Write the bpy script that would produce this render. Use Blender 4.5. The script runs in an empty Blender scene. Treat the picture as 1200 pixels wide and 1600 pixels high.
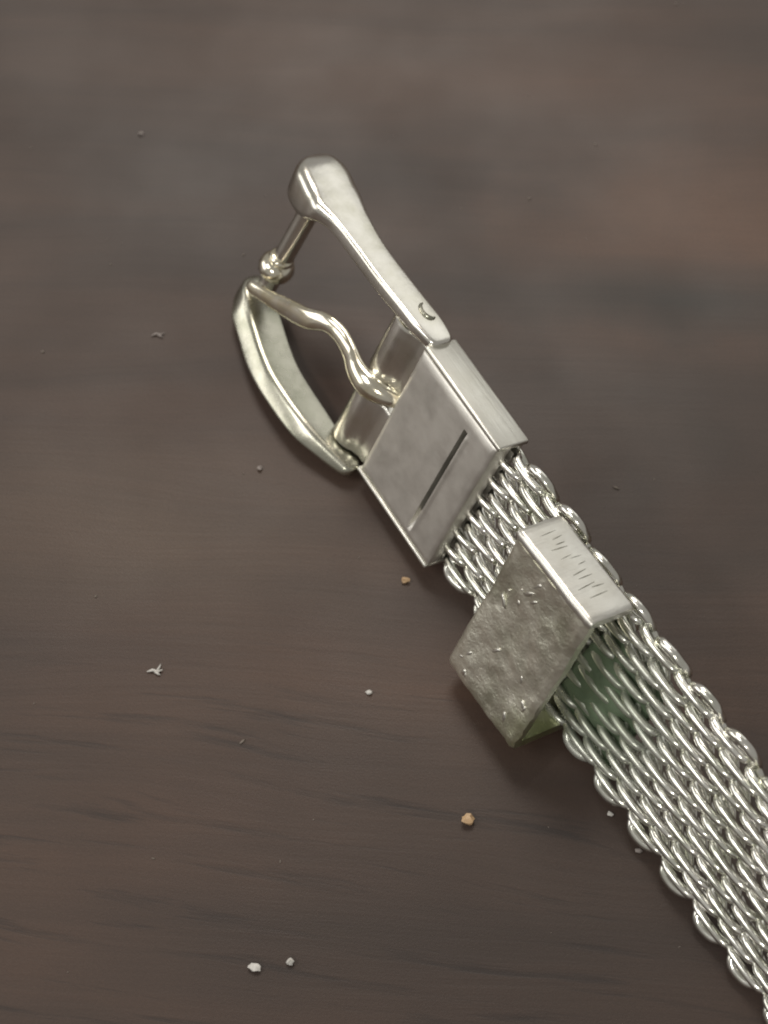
import bpy, bmesh, math, random
from mathutils import Vector, Matrix, noise
random.seed(7)
scene = bpy.context.scene
scene.unit_settings.system = 'METRIC'
scene.unit_settings.scale_length = 0.01          # one unit is one centimetre

# ------------------------------------------------------------------ camera
cam_d = bpy.data.cameras.new('camera')
cam = bpy.data.objects.new('camera', cam_d)
scene.collection.objects.link(cam)
scene.camera = cam
cam.location = (-0.2966, -8.7844, 16.291)
cam.rotation_euler = (math.radians(90 - 63.439), 0, 0)
cam_d.sensor_fit = 'VERTICAL'
cam_d.sensor_height = 24
cam_d.lens = 24 * 3280.6 / 1600
cam_d.clip_start = 0.5
cam_d.clip_end = 2000
cam_d.dof.use_dof = True
cam_d.dof.focus_distance = 16.7
cam_d.dof.aperture_fstop = 0.30
scene.cycles.filter_width = 2.0

# ------------------------------------------------------------------ world and lamps
world = bpy.data.worlds.new('World')
scene.world = world
world.use_nodes = True
bg = world.node_tree.nodes['Background']
bg.inputs['Color'].default_value = (1.0, 0.96, 0.89, 1)
bg.inputs['Strength'].default_value = 0.22
scene.view_settings.view_transform = 'Standard'
scene.view_settings.look = 'None'
scene.view_settings.exposure = 0.35
scene.view_settings.gamma = 1


def lamp(name, loc, size, radiance, color, size_y=None, target=(0, 0, 0)):
    d = bpy.data.lights.new(name, 'AREA')
    if size_y is None:
        d.shape = 'DISK'
        d.size = size
        area = math.pi * size * size / 4
    else:
        d.shape = 'RECTANGLE'
        d.size, d.size_y = size, size_y
        area = size * size_y
    d.energy = radiance * math.pi * area
    d.color = color
    o = bpy.data.objects.new(name, d)
    o.location = loc
    o.rotation_euler = (Vector(target) - Vector(loc)).to_track_quat('-Z', 'Y').to_euler()
    scene.collection.objects.link(o)
    return o


lamp('window_light', (70, 104, 52), 62, 0.58, (1.0, 0.99, 0.93), 60)
lamp('ceiling_lamp', (-4, 98, 138), 62, 8.4, (1.0, 0.92, 0.83))
lamp('side_fill', (-100, -14, 132), 56, 5.2, (1.0, 0.97, 0.92), 48)  # added fill panel high on the left, brightens metal faces and wires
lamp('low_fill', (-146, 18, 50), 120, 1.65, (1.0, 0.97, 0.92), 56)  # added low fill from the left, lifts clamp, keeper and tongue faces
lamp('room_lamp', (-50, -105, 120), 16, 52.0, (1.0, 0.97, 0.90))

# ------------------------------------------------------------------ node helpers


class NT:
    def __init__(self, name):
        self.m = bpy.data.materials.new(name)
        self.m.use_nodes = True
        self.t = self.m.node_tree
        self.b = self.t.nodes['Principled BSDF']

    def n(self, typ, **kw):
        nd = self.t.nodes.new(typ)
        for k, v in kw.items():
            if k in nd.inputs:
                nd.inputs[k].default_value = v
            else:
                setattr(nd, k, v)
        return nd

    def l(self, a, b):
        self.t.links.new(a, b)

    def ramp(self, src, stops):
        r = self.n('ShaderNodeValToRGB')
        e = r.color_ramp.elements
        while len(e) < len(stops):
            e.new(0.5)
        for el, (p, c) in zip(e, stops):
            el.position = p
            el.color = c if len(c) == 4 else (*c, 1)
        self.l(src, r.inputs['Fac'])
        return r

    def mapping(self, coord, scale=(1, 1, 1), rot=(0, 0, 0), loc=(0, 0, 0)):
        mp = self.n('ShaderNodeMapping')
        mp.inputs['Scale'].default_value = scale
        mp.inputs['Rotation'].default_value = rot
        mp.inputs['Location'].default_value = loc
        self.l(coord, mp.inputs['Vector'])
        return mp.outputs['Vector']

    def noise(self, vec, scale, detail=3, rough=0.55, dist=0):
        nd = self.n('ShaderNodeTexNoise')
        nd.inputs['Scale'].default_value = scale
        nd.inputs['Detail'].default_value = detail
        nd.inputs['Roughness'].default_value = rough
        nd.inputs['Distortion'].default_value = dist
        if vec is not None:
            self.l(vec, nd.inputs['Vector'])
        return nd.outputs['Fac']

    def mixc(self, fac, a, b, mode='MIX'):
        mx = self.n('ShaderNodeMix', data_type='RGBA', blend_type=mode)
        if isinstance(fac, (int, float)):
            mx.inputs[0].default_value = fac
        else:
            self.l(fac, mx.inputs[0])
        for i, v in ((6, a), (7, b)):
            if isinstance(v, tuple):
                mx.inputs[i].default_value = (*v, 1) if len(v) == 3 else v
            else:
                self.l(v, mx.inputs[i])
        return mx.outputs[2]

    def math(self, op, a, b=0.0, clamp=False):
        nd = self.n('ShaderNodeMath', operation=op, use_clamp=clamp)
        for i, v in ((0, a), (1, b)):
            if isinstance(v, (int, float)):
                nd.inputs[i].default_value = v
            else:
                self.l(v, nd.inputs[i])
        return nd.outputs[0]

    def bump(self, h, strength, dist, prev=None):
        bp = self.n('ShaderNodeBump')
        bp.inputs['Strength'].default_value = strength
        bp.inputs['Distance'].default_value = dist
        self.l(h, bp.inputs['Height'])
        if prev is not None:
            self.l(prev, bp.inputs['Normal'])
        return bp.outputs['Normal']


# strap frame: u along the strap, v across it, n out of its face
ROT = Matrix(((0.51894, 0.35667, -0.77684), (-0.85481, 0.21653, -0.47161), (0.0, 0.90879, 0.41725)))
STRAP_H = 0.79
root = bpy.data.objects.new('watch_strap', None)
scene.collection.objects.link(root)
root.matrix_world = Matrix.Translation((0, 0, STRAP_H)) @ ROT.to_4x4()
root.empty_display_size = 0.3
root['label'] = 'silver woven mesh watch strap with open pin buckle, standing on its edge across the table'
root['category'] = 'watch strap'


def mat_wood():
    k = NT('dark_stained_wood')
    tc = k.n('ShaderNodeTexCoord').outputs['Object']
    tilt = (0, 0, 0)
    warp = k.noise(k.mapping(tc, (0.12, 0.5, 1)), 1.0, 2)
    wv = k.n('ShaderNodeVectorMath', operation='SCALE')
    k.l(tc, wv.inputs[0])
    cmb = k.n('ShaderNodeCombineXYZ')
    k.l(k.math('MULTIPLY', k.math('SUBTRACT', warp, 0.5), 1.1), cmb.inputs['Y'])
    add = k.n('ShaderNodeVectorMath', operation='ADD')
    k.l(tc, add.inputs[0])
    k.l(cmb.outputs[0], add.inputs[1])
    gv = k.mapping(add.outputs[0], rot=(0, 0, math.radians(2.5)))
    gp = k.mapping(add.outputs[0], rot=(0, 0, math.radians(7.5)))
    blot = k.noise(k.mapping(gv, (0.16, 0.42, 1), tilt, (3.1, 0.6, 0)), 1.0, 3, 0.5)
    band = k.noise(k.mapping(gv, (0.07, 1.1, 1), tilt, (1.7, 4.2, 0)), 1.0, 4, 0.55)
    fine = k.noise(k.mapping(gv, (0.7, 14, 1), tilt), 1.0, 4, 0.6)
    pore = k.noise(k.mapping(gp, (0.42, 6.5, 1), tilt, (9, 2, 0)), 1.0, 5, 0.66)
    base = k.ramp(blot, [(0.30, (0.042, 0.027, 0.021)), (0.5, (0.058, 0.036, 0.027)), (0.70, (0.080, 0.046, 0.032))]).outputs[0]
    b2 = k.ramp(band, [(0.30, (0.55, 0.58, 0.62)), (0.5, (0.95, 0.95, 0.95)), (0.72, (1.25, 1.18, 1.12))]).outputs[0]
    c = k.mixc(0.8, base, b2, 'MULTIPLY')
    def spot(x, y, rx, ry):
        mp = k.mapping(gv, (1 / rx, 1 / ry, 0), (0, 0, 0), (-x / rx, -y / ry, 0))
        ln = k.n('ShaderNodeVectorMath', operation='LENGTH')
        k.l(mp, ln.inputs[0])
        d = k.math('ADD', ln.outputs['Value'], k.math('MULTIPLY', k.math('SUBTRACT', k.noise(gv, 1.2, 4), 0.5), 0.9))
        return k.ramp(d, [(0.0, (1, 1, 1)), (1.0, (0, 0, 0))]).outputs[0]
    # figure of this board: a red-brown flame, a grey-black streak, a paler patch
    c = k.mixc(k.math('MULTIPLY', spot(2.9, 2.6, 2.6, 0.9), 0.55), c, (0.150, 0.078, 0.047))
    c = k.mixc(k.math('MULTIPLY', spot(2.4, 1.65, 2.6, 0.5), 0.85), c, (0.026, 0.025, 0.023))
    c = k.mixc(k.math('MULTIPLY', spot(-2.5, -0.9, 2.8, 1.2), 0.5), c, (0.108, 0.073, 0.050))
    c = k.mixc(k.math('MULTIPLY', spot(2.6, 0.1, 2.8, 1.8), 0.75), c, (0.032, 0.025, 0.021))  # broad darker area on the right
    c = k.mixc(k.math('MULTIPLY', spot(0.6, -4.6, 5.5, 2.6), 0.6), c, (0.033, 0.021, 0.016))  # broad darker area towards the bottom of the view
    f2 = k.ramp(fine, [(0.25, (0.92, 0.92, 0.92)), (0.75, (1.07, 1.06, 1.05))]).outputs[0]
    c = k.mixc(0.7, c, f2, 'MULTIPLY')
    spk = k.ramp(k.noise(tc, 38, 3, 0.7), [(0.3, (0.88, 0.88, 0.88)), (0.7, (1.12, 1.11, 1.10))]).outputs[0]
    c = k.mixc(0.8, c, spk, 'MULTIPLY')
    pm = k.ramp(pore, [(0.33, (1, 1, 1)), (0.45, (0, 0, 0))]).outputs[0]
    patch = k.ramp(k.noise(k.mapping(tc, (0.35, 0.5, 1), loc=(0, 5, 0)), 1.0, 2), [(0.42, (0, 0, 0)), (0.6, (1, 1, 1))]).outputs[0]
    sy = k.n('ShaderNodeSeparateXYZ')
    k.l(gv, sy.inputs[0])
    low = k.math('MULTIPLY', k.math('SUBTRACT', -1.6, sy.outputs['Y']), 0.6, True)
    pmm = k.math('MULTIPLY', pm, k.math('MULTIPLY', low, k.math('ADD', patch, 0.65), True))
    c = k.mixc(k.math('MULTIPLY', pmm, 0.8), c, (0.020, 0.013, 0.011))
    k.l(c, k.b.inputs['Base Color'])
    sp = k.noise(k.mapping(tc, (1, 1, 1)), 60, 2, 0.6)
    rr = k.ramp(k.noise(tc, 0.5, 3), [(0.3, (0.44, 0.44, 0.44)), (0.7, (0.55, 0.55, 0.55))]).outputs[0]
    k.l(rr, k.b.inputs['Roughness'])
    h = k.math('ADD', k.math('MULTIPLY', fine, 0.4), k.math('MULTIPLY', sp, 0.3))
    h = k.math('SUBTRACT', h, k.math('MULTIPLY', pmm, 0.15))
    k.l(k.bump(h, 0.22, 0.02), k.b.inputs['Normal'])
    k.b.inputs['IOR'].default_value = 1.5
    return k.m


def mat_metal(name, col, rough, tarn=(0.30, 0.30, 0.20), tarn_amt=0.25, tscale=5, bump=None, stain=False, brushed=None, end_stain=False):
    k = NT(name)
    tcn = k.n('ShaderNodeTexCoord')
    tcn.object = root
    tc = tcn.outputs['Object']
    k.b.inputs['Metallic'].default_value = 1
    nz = k.noise(tc, tscale, 4, 0.6)
    f = k.math('MULTIPLY', k.ramp(nz, [(0.42, (0, 0, 0)), (0.7, (1, 1, 1))]).outputs[0], tarn_amt)
    c = k.mixc(f, col, tarn)
    r = k.math('ADD', k.math('MULTIPLY', k.noise(tc, tscale * 2.3, 3), 0.16), rough - 0.08)
    nrm = None
    if stain:
        # green grime caught in the weave beside the keeper
        mp = k.mapping(tc, (1.0, 0.85, 0.5), (0, 0, 0), (-3.06, 0.12 * 0.85, 0))
        ln = k.n('ShaderNodeVectorMath', operation='LENGTH')
        k.l(mp, ln.inputs[0])
        dd = k.math('ADD', ln.outputs['Value'], k.math('MULTIPLY', k.math('SUBTRACT', k.noise(tc, 4, 4), 0.5), 0.8))
        sm = k.ramp(dd, [(0.15, (1, 1, 1)), (0.85, (0, 0, 0))]).outputs[0]
        sm = k.math('MULTIPLY', sm, 0.75)
        c = k.mixc(sm, c, (0.15, 0.20, 0.12))
        r = k.math('ADD', r, k.math('MULTIPLY', sm, 0.25))
        k.l(k.math('SUBTRACT', 1.0, k.math('MULTIPLY', sm, 0.6)), k.b.inputs['Metallic'])
    if end_stain:
        # yellow-green tarnish at the lower end of the keeper
        mp = k.mapping(tc, (1, 0.8, 0.8), (0, 0, 0), (-2.95, 0.72 * 0.8, -0.3 * 0.8))
        ln = k.n('ShaderNodeVectorMath', operation='LENGTH')
        k.l(mp, ln.inputs[0])
        dd = k.math('ADD', ln.outputs['Value'], k.math('MULTIPLY', k.math('SUBTRACT', k.noise(tc, 5, 4), 0.5), 0.5))
        sm = k.ramp(dd, [(0.12, (1, 1, 1)), (0.5, (0, 0, 0))]).outputs[0]
        c = k.mixc(k.math('MULTIPLY', sm, 0.8), c, (0.40, 0.45, 0.20))
    if brushed:
        bz = k.noise(k.mapping(tc, brushed), 1.0, 3, 0.6)
        r = k.math('ADD', r, k.math('MULTIPLY', bz, 0.12))
        nrm = k.bump(bz, 0.25, 0.01)
    if bump:
        for sc, st, ds in bump:
            nrm = k.bump(k.noise(tc, sc, 4, 0.62), st, ds, nrm)
    if nrm is not None:
        k.l(nrm, k.b.inputs['Normal'])
    k.l(c, k.b.inputs['Base Color'])
    k.l(r, k.b.inputs['Roughness'])
    return k.m


def mat_plain(name, col, rough=0.6, metal=0.0, var=0.4, scale=25):
    k = NT(name)
    tc = k.n('ShaderNodeTexCoord').outputs['Object']
    nz = k.noise(tc, scale, 3)
    c = k.mixc(k.math('MULTIPLY', nz, var), col, tuple(x * 0.35 for x in col))
    k.l(c, k.b.inputs['Base Color'])
    k.b.inputs['Roughness'].default_value = rough
    k.b.inputs['Metallic'].default_value = metal
    k.l(k.bump(nz, 0.4, 0.02), k.b.inputs['Normal'])
    return k.m


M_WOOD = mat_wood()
M_WIRE = mat_metal('polished_wire', (0.94, 0.93, 0.88), 0.17, (0.50, 0.54, 0.40), 0.5, 4, None, True)
M_CLAMP = mat_metal('satin_steel', (0.84, 0.82, 0.77), 0.46, (0.50, 0.48, 0.44), 0.5, 3, [(9, 0.10, 0.02), (70, 0.12, 0.004)])
M_SIDE = mat_metal('brushed_steel', (0.80, 0.79, 0.73), 0.28, (0.6, 0.58, 0.48), 0.3, 3, [(30, 0.06, 0.01)], brushed=(2, 2, 60))
M_BUCKLE = mat_metal('worn_buckle_steel', (0.86, 0.84, 0.78), 0.22, (0.52, 0.50, 0.36), 0.4, 3.5, [(12, 0.10, 0.012)])
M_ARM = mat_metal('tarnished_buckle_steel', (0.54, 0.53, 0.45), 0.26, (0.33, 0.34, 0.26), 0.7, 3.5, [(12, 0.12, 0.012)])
M_TONGUE = mat_metal('polished_tongue', (0.94, 0.90, 0.77), 0.15, (0.62, 0.50, 0.20), 0.55, 4, [(9, 0.08, 0.01)])
M_KEEPER = mat_metal('pitted_keeper_metal', (0.97, 0.96, 0.84), 0.37, (0.44, 0.45, 0.33), 0.7, 2.6, [(3, 0.12, 0.06), (10, 0.30, 0.03), (34, 0.32, 0.014)], end_stain=True)
M_KSIDE = mat_metal('scratched_keeper_metal', (0.80, 0.79, 0.74), 0.30, (0.55, 0.52, 0.44), 0.35, 4, [(18, 0.12, 0.012)], brushed=(45, 3, 3))
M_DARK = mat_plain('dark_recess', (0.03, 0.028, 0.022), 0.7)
M_GRIME = mat_plain('green_grime', (0.17, 0.235, 0.145), 0.55, 0.0, 0.8, 9)

# ------------------------------------------------------------------ mesh helpers


def link(name, me, mat, parent=None, smooth=True, sharp=40):
    me.materials.clear()
    me.materials.append(mat)
    if smooth:
        me.shade_smooth()
        if sharp:
            me.set_sharp_from_angle(angle=math.radians(sharp))
    o = bpy.data.objects.new(name, me)
    scene.collection.objects.link(o)
    if parent is not None:
        o.parent = parent
    return o


class MB:
    def __init__(self):
        self.v, self.f = [], []

    def ring_loft(self, rings, cap=True, closed=False):
        k = len(rings[0])
        b = len(self.v)
        for r in rings:
            self.v.extend([tuple(p) for p in r])
        n = len(rings)
        for i in range(n if closed else n - 1):
            j = (i + 1) % n
            for q in range(k):
                q2 = (q + 1) % k
                self.f.append((b + i * k + q, b + i * k + q2, b + j * k + q2, b + j * k + q))
        if cap and not closed:
            self.f.append(tuple(b + q for q in reversed(range(k))))
            self.f.append(tuple(b + (n - 1) * k + q for q in range(k)))

    def tube(self, pts, rad, k=8, flat=None, cap=True):
        pts = [Vector(p) for p in pts]
        n = len(pts)
        if not isinstance(rad, (list, tuple)):
            rad = [rad] * n
        rings = []
        up = None
        for i, p in enumerate(pts):
            t = (pts[min(i + 1, n - 1)] - pts[max(i - 1, 0)]).normalized()
            if up is None:
                up = t.orthogonal().normalized() if flat is None else Vector(flat)
            up = (up - t * up.dot(t)).normalized()
            sd = t.cross(up)
            r = rad[i]
            ra, rb = (r, r) if not isinstance(r, (list, tuple)) else r
            rings.append([p + up * (ra * math.cos(2 * math.pi * q / k)) + sd * (rb * math.sin(2 * math.pi * q / k)) for q in range(k)])
        self.ring_loft(rings, cap)

    def mesh(self, name):
        me = bpy.data.meshes.new(name)
        me.from_pydata(self.v, [], self.f)
        bm = bmesh.new()
        bm.from_mesh(me)
        bmesh.ops.recalc_face_normals(bm, faces=bm.faces)
        bm.to_mesh(me)
        bm.free()
        return me

    def build(self, name, mat, parent=None, sharp=40):
        return link(name, self.mesh(name), mat, parent, True, sharp)


def smoothpath(pts, sub=6):
    """Catmull-Rom through tuples of any length"""
    out = []
    n = len(pts)
    for i in range(n - 1):
        p0, p1, p2, p3 = pts[max(i - 1, 0)], pts[i], pts[i + 1], pts[min(i + 2, n - 1)]
        for s in range(sub):
            t = s / sub
            out.append(tuple(0.5 * (2 * b + (c - a) * t + (2 * a - 5 * b + 4 * c - d) * t * t + (3 * b - a - 3 * c + d) * t ** 3)
                             for a, b, c, d in zip(p0, p1, p2, p3)))
    out.append(tuple(pts[-1]))
    return out


def rrect(x0, x1, y0, y1, r, seg=3):
    """rounded rectangle in 2-D, counter-clockwise"""
    r = min(r, (x1 - x0) * 0.49, (y1 - y0) * 0.49)
    out = []
    for cx, cy, a0 in ((x1 - r, y1 - r, 0), (x0 + r, y1 - r, 90), (x0 + r, y0 + r, 180), (x1 - r, y0 + r, 270)):
        for s in range(seg + 1):
            a = math.radians(a0 + 90 * s / seg)
            out.append((cx + r * math.cos(a), cy + r * math.sin(a)))
    return out


def box(bm, x0, x1, y0, y1, z0, z1, bev=0.01, seg=2):
    r = bmesh.ops.create_cube(bm, size=1)
    vs = r['verts']
    for v in vs:
        v.co = Vector(((x0 + x1) / 2 + v.co.x * (x1 - x0), (y0 + y1) / 2 + v.co.y * (y1 - y0), (z0 + z1) / 2 + v.co.z * (z1 - z0)))
    if bev > 0:
        es = list({e for v in vs for e in v.link_edges})
        bmesh.ops.bevel(bm, geom=es, offset=bev, segments=seg, profile=0.5, affect='EDGES')


def bm_link(name, bm, mat, parent=None, sharp=40):
    bmesh.ops.recalc_face_normals(bm, faces=bm.faces)
    me = bpy.data.meshes.new(name)
    bm.to_mesh(me)
    bm.free()
    return link(name, me, mat, parent, True, sharp)


# ------------------------------------------------------------------ table
bm = bmesh.new()
box(bm, -55, 55, -40, 48, -2.6, 0, 0.3, 3)
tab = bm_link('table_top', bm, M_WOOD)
tab['kind'] = 'structure'
tab['label'] = 'dark brown stained wooden table top'

# ------------------------------------------------------------------ end clamp
W2, L, T = 0.80, 1.093, 0.308


def clamp_top():
    mb = MB()
    us = [0.0, 0.006, 0.02, 0.05, 0.2, 0.4, 0.58, 0.66, 0.70, 0.722, 0.729, 0.733, 0.737, 0.773, 0.777, 0.781, 0.792, 0.806, 0.82, 0.84, 0.87, 0.95, 1.05, 1.08, 1.09, 1.093]
    vs = [-0.765, -0.76, -0.74, -0.70, -0.69, -0.66, -0.6, -0.52, -0.43, -0.3, -0.2, 0, 0.2, 0.4, 0.54, 0.56, 0.58, 0.61, 0.66, 0.735, 0.75, 0.757]
    rings = []
    for v in vs:
        a = min(1, max(0, (v + 0.69) / 0.26)) ** 0.8 * min(1, max(0, (0.60 - v) / 0.05))
        ev = min(v - vs[0], vs[-1] - v)
        rv = 0.018 * (1 - min(1, ev / 0.03)) ** 2
        ring = []
        for u in us:
            s = u - 0.012 * (v / 0.7)
            du = u - 0.755
            g = -0.11 if abs(du) < 0.0195 else (-0.06 if abs(du) < 0.0235 else 0.0)
            if u > 0.779:
                g += 0.010 * math.exp(-((u - 0.795) / 0.02) ** 2)
            eu = min(u, L - u)
            ru = 0.018 * (1 - min(1, eu / 0.03)) ** 2
            wav = 0.006 * math.sin(2.3 * u + 1.4 * v) - 0.004 * (u - 0.5) ** 2
            ring.append((s, v, T + a * g - max(rv, ru) + wav))
        for u in reversed(us):
            ring.append((u, v, T - 0.15))
        rings.append(ring)
    mb.ring_loft(rings)
    return mb


clamp = clamp_top().build('end_clamp', M_CLAMP, root, 50)
bm = bmesh.new()
box(bm, 0.0, L - 0.01, -0.76, 0.757, 0.0, 0.05, 0.01)
box(bm, -0.003, 0.06, -0.758, 0.755, 0.052, T - 0.152, 0.0)
bm_link('back_plate', bm, M_CLAMP, clamp)
for s in (1, -1):
    bm = bmesh.new()
    y0, y1 = (0.764, 0.815) if s > 0 else (-0.815, -0.772)
    box(bm, -0.012, L + 0.012, y0, y1, -0.01, T + 0.006, 0.016, 3)
    bm_link('side_plate', bm, M_SIDE, clamp)
for a, b in ((0.09, 0.735), (-0.80, -0.13)):
    mb = MB()
    cu, cn, r = -0.33, 0.15, 0.185
    prof = []
    for q in range(22):
        ang = math.radians(38 + q * (360 - 76) / 21)
        prof.append((cu + r * math.cos(ang), cn + r * math.sin(ang)))
    prof += [(-0.10, 0.035), (-0.006, 0.02), (-0.006, 0.225), (-0.05, 0.235), (-0.11, 0.235), (-0.15, 0.25)]
    rings = []
    for v, sc in ((a, 0.90), (a + 0.012, 0.98), (a + 0.03, 1.0), (b - 0.03, 1.0), (b - 0.012, 0.98), (b, 0.90)):
        rings.append([(cu + (u - cu) * (sc if u < -0.02 else 1), v, cn + (n - cn) * sc) for u, n in prof])
    mb.ring_loft(rings)
    mb.build('hinge_knuckle', M_BUCKLE, clamp, 35)

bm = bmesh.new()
box(bm, 0.734, 0.776, -0.48, 0.54, T - 0.14, T - 0.065, 0.0)  # dark bar on the slot floor, stands in for the slot's shade
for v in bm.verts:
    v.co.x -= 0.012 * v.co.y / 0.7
bm_link('slot_shade', bm, M_DARK, clamp)


# ------------------------------------------------------------------ hinge pin
mb = MB()
mb.tube([(-0.33, v, 0.15) for v in (-0.935, -0.93, -0.5, 0, 0.5, 0.862, 0.866)], [0.05, 0.065, 0.065, 0.065, 0.065, 0.065, 0.05], 14)
mb.build('hinge_pin', M_TONGUE, root)

# ------------------------------------------------------------------ buckle frame


def arm(sections, rad, crest=None):
    mb = MB()
    rings = []
    for (u, vi, vo, lo, hi) in smoothpath(sections, 5):
        a, b = min(vi, vo), max(vi, vo)
        sh = crest(u) if crest else 0.0
        rings.append([(u, y, z + sh * (vi - y) / (vi - vo)) for y, z in rrect(a, b, lo, hi, rad(u) if callable(rad) else rad, 4)])
    mb.ring_loft(rings)
    return mb


R_ARM = [(0.035, 0.775, 0.845, 0.12, 0.20), (0.02, 0.765, 0.855, 0.07, 0.25), (-0.04, 0.755, 0.862, 0.035, 0.285), (-0.2, 0.75, 0.868, 0.02, 0.315),
         (-0.39, 0.735, 0.868, 0.03, 0.325), (-0.73, 0.725, 0.865, 0.045, 0.345), (-1.07, 0.715, 0.862, 0.045, 0.345),
         (-1.36, 0.715, 0.86, 0.005, 0.355), (-1.52, 0.69, 0.86, -0.05, 0.39), (-1.64, 0.62, 0.86, -0.095, 0.42),
         (-1.76, 0.52, 0.86, -0.125, 0.40), (-1.92, 0.47, 0.86, -0.16, 0.37), (-2.06, 0.48, 0.855, -0.15, 0.33),
         (-2.16, 0.52, 0.83, -0.11, 0.24), (-2.21, 0.60, 0.77, -0.03, 0.13)]
L_ARM = [(-0.02, -0.835, -0.915, 0.26, 0.34), (-0.05, -0.825, -0.925, 0.22, 0.38), (-0.13, -0.82, -0.94, 0.20, 0.41), (-0.42, -0.81, -0.95, 0.205, 0.475),
         (-0.66, -0.80, -0.965, 0.205, 0.515), (-0.95, -0.80, -0.97, 0.20, 0.525), (-1.2, -0.80, -0.975, 0.18, 0.515),
         (-1.45, -0.79, -0.985, 0.125, 0.47), (-1.65, -0.77, -0.965, 0.075, 0.42), (-1.82, -0.74, -0.94, 0.04, 0.38),
         (-1.97, -0.69, -0.92, 0.02, 0.34), (-2.10, -0.67, -0.89, 0.02, 0.29), (-2.18, -0.70, -0.86, 0.06, 0.22), (-2.21, -0.75, -0.82, 0.10, 0.15)]
frame = arm(R_ARM, lambda u: 0.036 + 0.065 * min(1, max(0, (-1.35 - u) / 0.4))).build('buckle_frame', M_BUCKLE, root, 60)
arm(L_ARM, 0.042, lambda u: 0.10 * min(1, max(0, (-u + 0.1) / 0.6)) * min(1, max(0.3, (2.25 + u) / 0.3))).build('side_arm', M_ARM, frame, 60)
mb = MB()
pts = [(-1.90 - 0.10 * (0.6 - v) / 1.4, v, 0.12) for v in (0.62, 0.3, 0.0, -0.2, -0.5, -0.8)]
mb.tube(pts, 0.095, 14)
mb.build('crossbar', M_BUCKLE, frame)
mb = MB()
prof = [(-0.20, 0.09), (-0.215, 0.115), (-0.245, 0.12), (-0.262, 0.105), (-0.275, 0.13), (-0.31, 0.158), (-0.36, 0.168), (-0.41, 0.158), (-0.445, 0.13), (-0.46, 0.09)]
mb.tube([(-1.90 - 0.10 * (0.6 - v) / 1.4, v, 0.135) for v, r in prof], [r for v, r in prof], 16)
mb.build('crossbar_bead', M_TONGUE, frame, 60)
mb = MB()
pts = [(-0.30 + 0.085 * math.cos(math.radians(a)), 0.872, 0.115 + 0.06 * math.sin(math.radians(a))) for a in range(-20, 200, 20)]
mb.tube(pts, [0.006, 0.012, 0.016, 0.018, 0.018, 0.018, 0.018, 0.018, 0.016, 0.012, 0.006], 8)
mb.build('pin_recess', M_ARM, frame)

# ------------------------------------------------------------------ tongue
TP = [(-0.02, 0.03, 0.14, 0.068, 0.062), (-0.1, 0.03, 0.26, 0.081, 0.069), (-0.2, 0.02, 0.335, 0.101, 0.075), (-0.32, 0.01, 0.375, 0.115, 0.075), (-0.48, 0.01, 0.37, 0.101, 0.069), (-0.68, 0.02, 0.325, 0.084, 0.043), (-0.86, 0.03, 0.315, 0.081, 0.043), (-1.02, 0.0, 0.345, 0.084, 0.043), (-1.18, -0.12, 0.38, 0.095, 0.043), (-1.34, -0.22, 0.375, 0.097, 0.043), (-1.5, -0.32, 0.36, 0.089, 0.041), (-1.68, -0.42, 0.35, 0.076, 0.038), (-1.84, -0.5, 0.345, 0.068, 0.035), (-1.96, -0.555, 0.345, 0.062, 0.034), (-2.005, -0.575, 0.345, 0.03, 0.019)]
mb = MB()
sp = smoothpath(TP, 5)
mb.tube([p[:3] for p in sp], [(p[3], p[4]) for p in sp], 14, flat=(0, 0.82, -0.55))
# the sleeve of the tongue round the pin
ring = []
for q in range(29):
    a = math.radians(20 + 320 * q / 28)
    ring.append((-0.33 + 0.12 * math.cos(a), -0.02, 0.15 + 0.12 * math.sin(a)))
mb.tube(ring, [(0.05, 0.05)] * len(ring), 10, flat=(0, 1, 0))
mb.build('tongue', M_TONGUE, root, 60)

# ------------------------------------------------------------------ woven mesh
PU, PV, NR = 0.2215, 0.232, 33
U0 = 1.11
A, B, WR = 0.204, 0.060, 0.038


def bow(u):
    return -0.0045 * u * u if u < 5.2 else -0.0045 * 5.2 ** 2 - 0.0468 * (u - 5.2) + 0.012 * (u - 5.2) ** 2


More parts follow.
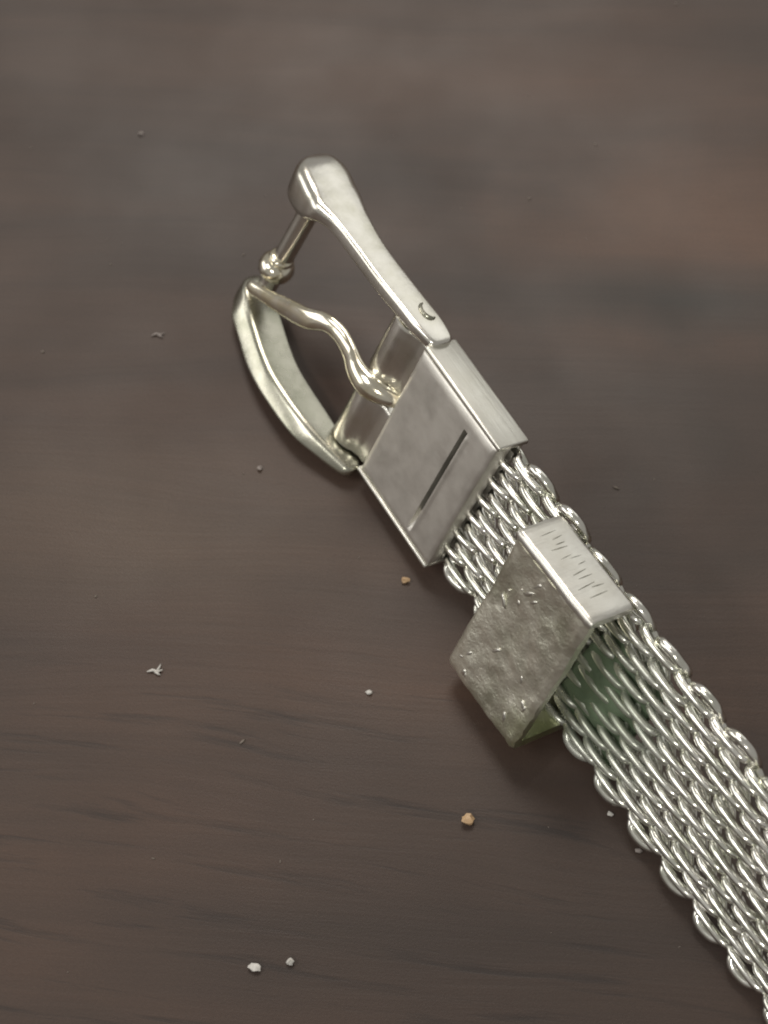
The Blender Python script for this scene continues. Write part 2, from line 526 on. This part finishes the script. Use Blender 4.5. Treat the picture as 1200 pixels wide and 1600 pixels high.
def coil_mesh(even, seed):
    rnd = random.Random(seed)
    mb = MB()
    n = 7 if even else 6
    v0 = -PV * (n - 1) / 2
    pts = []
    for k in range(n):
        jv, jn, ja = rnd.uniform(-.016, .016), rnd.uniform(-.012, .012), rnd.uniform(-.016, .016)
        N = 11
        for q in range(N):
            th = math.pi * q / (N - 1)
            c, s = math.cos(th), math.sin(th)
            u = -(A + ja) * math.copysign(abs(c) ** 0.95, c)
            pts.append((u, v0 + k * PV + jv + 0.018 * (q / (N - 1) - 0.5), (B + jn) * s ** 0.80))
        if k < n - 1:
            for q in range(1, 8):
                th = math.pi * q / 8
                c, s = math.cos(th), math.sin(th)
                pts.append((A * math.copysign(abs(c) ** 0.95, c), v0 + k * PV + 0.009 + (PV - 0.018) * q / 8, -B * s ** 0.80))
    mb.tube(pts, WR, 8)
    # the edge turns: half-oval hooks that scallop both sides
    if even:
        for sgn in (1, -1):
            j = rnd.uniform(-.012, .012)
            hook = [(-0.11, .66, -.05), (-0.15, .705, 0.01), (-0.13, .745, .045), (-0.075, .770 + j, .056), (0.01, .777 + j, .05), (0.085, .765 + j, .03), (0.14, .735, .0), (0.17, .70, -.035), (.14, .65, -.06)]
            sh = 0.10 if sgn > 0 else 0.0
            ov = 1.0 if sgn < 0 else 1.5
            mb.tube([(u + sh, sgn * (0.70 + (v - 0.70) * (ov if v > 0.70 else 1.0)), z - (0.02 if sgn > 0 else 0)) for u, v, z in smoothpath(hook, 4)], WR * 1.08, 9)
    else:
        for sgn in (1, -1):
            hook = [(-0.17, .56, -.05), (-0.15, .64, -.06), (0.0, .68, -.055), (0.15, .64, -.05), (0.19, .58, -.02)]
            mb.tube([(u, sgn * v, z) for u, v, z in smoothpath(hook, 4)], WR, 8)
    return mb.mesh('mesh_coil')


variants = {(p, s): coil_mesh(p, s) for p in (True, False) for s in range(1, 8)}
for me in variants.values():
    me.materials.append(M_WIRE)
    me.shade_smooth()
rnd = random.Random(3)
for i in range(NR):
    u = U0 + PU * i
    me = variants[(i % 2 == 1, rnd.randint(1, 7))]
    o = bpy.data.objects.new('mesh_coil', me)
    scene.collection.objects.link(o)
    o.parent = root
    sl = (bow(u + 0.05) - bow(u - 0.05)) / 0.1
    o.location = (u + rnd.uniform(-.008, .008), rnd.uniform(-.010, .010), 0.096 + bow(u))
    o.rotation_euler = (0, -math.atan(sl), rnd.uniform(-.018, .018))

# green grime packed into the weave beside the keeper
bm = bmesh.new()
NX, NY = 22, 34
grid = {}
for i in range(NX):
    for j in range(NY):
        u = 2.66 + 0.72 * i / (NX - 1)
        v = -0.66 + 1.10 * j / (NY - 1)
        ed = min(1, ((u - 2.86) / 0.44) ** 2 + ((v + 0.12) / 0.56) ** 2 + 0.5 * noise.noise((u * 5, v * 5, 1)))
        z = 0.096 + bow(u) + 0.082 - 0.11 * max(0, ed) ** 1.5 + 0.022 * noise.noise((u * 9, v * 9, 4)) + 0.012 * noise.noise((u * 22, v * 22, 9))
        grid[i, j] = bm.verts.new((u, v, z))
for i in range(NX - 1):
    for j in range(NY - 1):
        bm.faces.new((grid[i, j], grid[i + 1, j], grid[i + 1, j + 1], grid[i, j + 1]))
ext = bmesh.ops.extrude_face_region(bm, geom=list(bm.faces))
for g in ext['geom']:
    if isinstance(g, bmesh.types.BMVert):
        g.co.z -= 0.05
gr = bm_link('grime_patch', bm, M_GRIME, root, 0)
gr['label'] = 'green grime caught in the weave'

# ------------------------------------------------------------------ keeper
keeper = bpy.data.objects.new('strap_keeper', None)
scene.collection.objects.link(keeper)
keeper.empty_display_size = 0.2
kl = Matrix.Translation((1.888, 0.003, 0.176 + bow(2.36))) @ Matrix.Rotation(0.062, 4, 'Z') @ Matrix.Rotation(0.046, 4, 'X')
keeper.matrix_world = root.matrix_world @ kl
keeper['label'] = 'pitted grey metal keeper loop gripping the mesh strap below the buckle'
keeper['category'] = 'strap keeper'
LK, WK, TK = 0.943, 1.647, 0.442


def keeper_shell():
    """top plate, long left wall and back plate as one folded strip, swept along u"""
    mb = MB()
    h, th = WK / 2 + 0.05, 0.085

    def strip(o):
        # o = offset inward from the outside
        p = []
        top, lf = TK - o, -h + o
        nv = 26
        for q in range(nv + 1):
            p.append((0.74 - (0.74 - 0.10 + h) * q / nv, top + 0.07 * (q / nv) ** 2))
        r = max(0.055 - o, 0.02)
        for q in range(1, 6):
            a = math.radians(90 + 90 * q / 6)
            p.append((lf + r + r * math.cos(a), top + 0.07 - r + r * math.sin(a)))
        bot = -0.275 + o
        for q in range(1, 7):
            p.append((lf, top + 0.07 - r + (bot + r - top - 0.07 + r) * q / 6))
        for q in range(1, 5):
            a = math.radians(180 + 90 * q / 4)
            p.append((lf + r + r * math.cos(a), bot + r + r * math.sin(a)))
        for q in range(1, 9):
            p.append((lf + r + (1.25 - 0.0) * q / 8, bot))
        return p
    out, inn = strip(0.0), strip(th)
    # keep the same count and close the ring
    rings = []
    NU = 26
    for i in range(NU + 1):
        t = i / NU
        u = LK * t
        e = min(t, 1 - t) * LK
        shr = 0.022 * (1 - min(1, e / 0.03)) ** 2
        ring = []
        for (v, z) in out:
            d = 0.020 * noise.noise((u * 3.2, v * 3.2, z * 3 + 5)) + 0.013 * noise.noise((u * 9, v * 9, z * 9)) + 0.006 * noise.noise((u * 21, v * 21, z * 21))
            du = 0.018 * noise.noise((v * 4, t * 2, 3)) + 0.010 * noise.noise((v * 11, t * 2, 8))
            ring.append((u + du, v + (d if z < TK - 0.06 else 0) , z + (d if z > 0.3 else 0) - (shr if z > 0.3 else 0)))
        for (v, z) in reversed(inn):
            du = 0.018 * noise.noise((v * 4, t * 2, 3))
            ring.append((u + du, v, z))
        rings.append(ring)
    mb.ring_loft(rings)
    return mb


keeper_shell().build('folded_strip', M_KEEPER, keeper, 45)
mb = MB()
rk = random.Random(5)
for q in range(16):
    if q < 7:
        u, v = rk.gauss(0.32, 0.12), rk.gauss(0.34, 0.16)
    else:
        u, v = rk.uniform(0.08, LK - 0.08), rk.uniform(-0.78, 0.0)
    r = rk.uniform(0.012, 0.026)
    zt = TK + 0.07 * ((0.74 - v) / 1.5) ** 2 + 0.002
    el, tw = rk.uniform(1.2, 3.0), rk.uniform(0, 3.1)
    jag = [rk.uniform(0.6, 1.25) for k in range(9)]
    rings = []
    for sc, dz in ((1.0, -0.012), (0.8, r * 0.22), (0.35, r * 0.38)):
        ring = []
        for k in range(9):
            x, y = el * r * sc * jag[k] * math.cos(2 * math.pi * k / 9), r * sc * jag[k] * math.sin(2 * math.pi * k / 9)
            ring.append((u + x * math.cos(tw) - y * math.sin(tw), v + x * math.sin(tw) + y * math.cos(tw), zt + dz))
        rings.append(ring)
    mb.ring_loft(rings)
bo = mb.build('worn_burrs', M_SIDE, keeper, 0)
bo['kind'] = 'stuff'
# the right wall: a smoother brushed plate that stops on the weave
mb = MB()
rings = []
for i in range(25):
    u = -0.02 + (LK + 0.03) * i / 24
    e = min(i, 24 - i) / 24
    sh = 0.012 if e == 0 else 0
    zt = TK + 0.012 + 0.006 * noise.noise((u * 5, 0, 2))
    ring = [(u, y + 0.005 * noise.noise((u * 6, y, z)), z) for y, z in rrect(0.725 + sh, 0.826 - sh, -0.015 + sh, zt - sh, 0.04, 4)]
    rings.append(ring)
mb.ring_loft(rings)
wall = mb.build('side_wall', M_KSIDE, keeper, 40)
# worn stamp strokes cut across the wall
mb = MB()
rs = random.Random(11)
for q in range(12):
    u = 0.10 + 0.058 * q + rs.uniform(-.012, .012)
    z0 = 0.12 + rs.uniform(-.03, .05)
    ln = rs.uniform(0.08, 0.20)
    sl = rs.uniform(-.01, .03)
    mb.tube([(u, 0.8255, z0), (u + sl * .5, 0.8258, z0 + ln * .5), (u + sl, 0.8255, z0 + ln)], [0.002, 0.005, 0.002], 6)
mb.build('worn_stamp', M_ARM, wall)

# ------------------------------------------------------------------ crumbs on the table
M_TAN = mat_plain('tan_crumb', (0.62, 0.42, 0.24), 0.45)
M_WHITE = mat_plain('white_crumb', (0.72, 0.70, 0.66), 0.4)
M_GREY = mat_plain('grey_fluff', (0.34, 0.30, 0.28), 0.8)
CR = [
    ('crumb', (0.381, -3.433), (0.062, 0.05, 0.045), M_TAN, 'largest golden tan crumb lying below the keeper, left of the mesh strap'),
    ('crumb', (-0.111, -1.30), (0.040, 0.03, 0.03), M_TAN, 'tiny amber crumb beside the lower left corner of the buckle clamp'),
    ('crumb', (2.296, -4.363), (0.050, 0.035, 0.03), M_TAN, 'small amber crumb close to the left edge of the strap near the bottom right'),
    ('crumb', (-1.313, -4.632), (0.060, 0.036, 0.03), M_WHITE, 'oval white crumb, left one of the pair near the bottom edge'),
    ('crumb', (-1.034, -4.587), (0.035, 0.035, 0.035), M_WHITE, 'round bright white speck, right one of the pair near the bottom edge'),
    ('lint', (-2.211, -2.135), (0.065, 0.018, 0.014), M_WHITE, 'pale forked lint fleck on the bare wood at the left'),
    ('crumb', (-0.419, -2.324), (0.034, 0.022, 0.02), M_WHITE, 'tiny white speck on the wood left of the keeper'),
    ('lint', (-2.342, 1.148), (0.060, 0.014, 0.012), M_GREY, 'faint grey lint fleck on the wood left of the buckle'),
    ('crumb', (-1.385, -0.22), (0.028, 0.022, 0.02), M_GREY, 'tiny grey speck on the wood left of the hinge'),
    ('crumb', (-2.609, 3.383), (0.030, 0.022, 0.02), M_GREY, 'tiny grey speck near the upper left, above and left of the buckle'),
    ('crumb', (1.748, -3.684), (0.036, 0.024, 0.02), M_GREY, 'dull grey crumb, lower of two touching the strap edge'),
    ('crumb', (1.531, -3.379), (0.028, 0.022, 0.02), M_WHITE, 'small pale speck, upper of two touching the strap edge'),
]
for q, (nm, (x, y), (a, b, c), m, lab) in enumerate(CR):
    bm = bmesh.new()
    if nm == 'crumb':
        bmesh.ops.create_icosphere(bm, subdivisions=2, radius=1)
        for v in bm.verts:
            d = 1 + 0.6 * noise.noise(v.co * 1.1 + Vector((q * 7.3, 1.7, 0))) + 0.25 * noise.noise(v.co * 3 + Vector((q * 3.1, 0, 5)))
            v.co = Vector((v.co.x * a * d, v.co.y * b * d, v.co.z * c * d)) * 0.85
        lo = min(v.co.z for v in bm.verts)
        for v in bm.verts:
            v.co.z -= lo
        o = bm_link('crumb', bm, m, None, 28)
    else:
        bm.free()
        mb = MB()
        mb.tube([(-a, -0.01, c), (-a * .3, 0.008, c * 1.4), (a * .4, 0.0, c), (a, 0.02, c * 1.6)], [c * .3, c, c * .9, c * .3], 7)
        mb.tube([(0, 0, c), (a * .5, -0.02, c * 1.2), (a * .8, -0.028, c)], [c * .8, c * .7, c * .3], 7)
        if q == 5:
            mb.tube([(a * .3, 0.01, c), (a * .55, 0.045, c * 1.3), (a * .6, 0.07, c)], [c * .8, c * .6, c * .3], 7)
        o = mb.build('lint', m, None, 0)
    o.location = (x, y, 0.0)
    o.rotation_euler = (0, 0, random.uniform(-0.4, 0.4))
    o['label'] = lab
    o['category'] = 'crumb' if nm == 'crumb' else 'lint'
    o['group'] = 'crumbs and specks scattered on the table'

rd = random.Random(21)
bm = bmesh.new()
for q in range(60):
    x, y = rd.uniform(-4.2, 4.2), rd.uniform(-5.4, 5.2)
    r = rd.choice((0.004, 0.005, 0.006, 0.008, 0.012))
    el = rd.choice((1, 1, 1.5, 3))
    m4 = Matrix.Translation((x, y, r * 0.5)) @ Matrix.Rotation(rd.uniform(0, 3.1), 4, 'Z') @ Matrix.Diagonal((r * el, r, r * 0.7, 1))
    bmesh.ops.create_icosphere(bm, subdivisions=1, radius=1, matrix=m4)
dust = bm_link('dust', bm, mat_plain('pale_dust', (0.24, 0.205, 0.175), 0.7), None, 0)
dust['kind'] = 'stuff'
dust['label'] = 'fine pale dust specks over the table top'
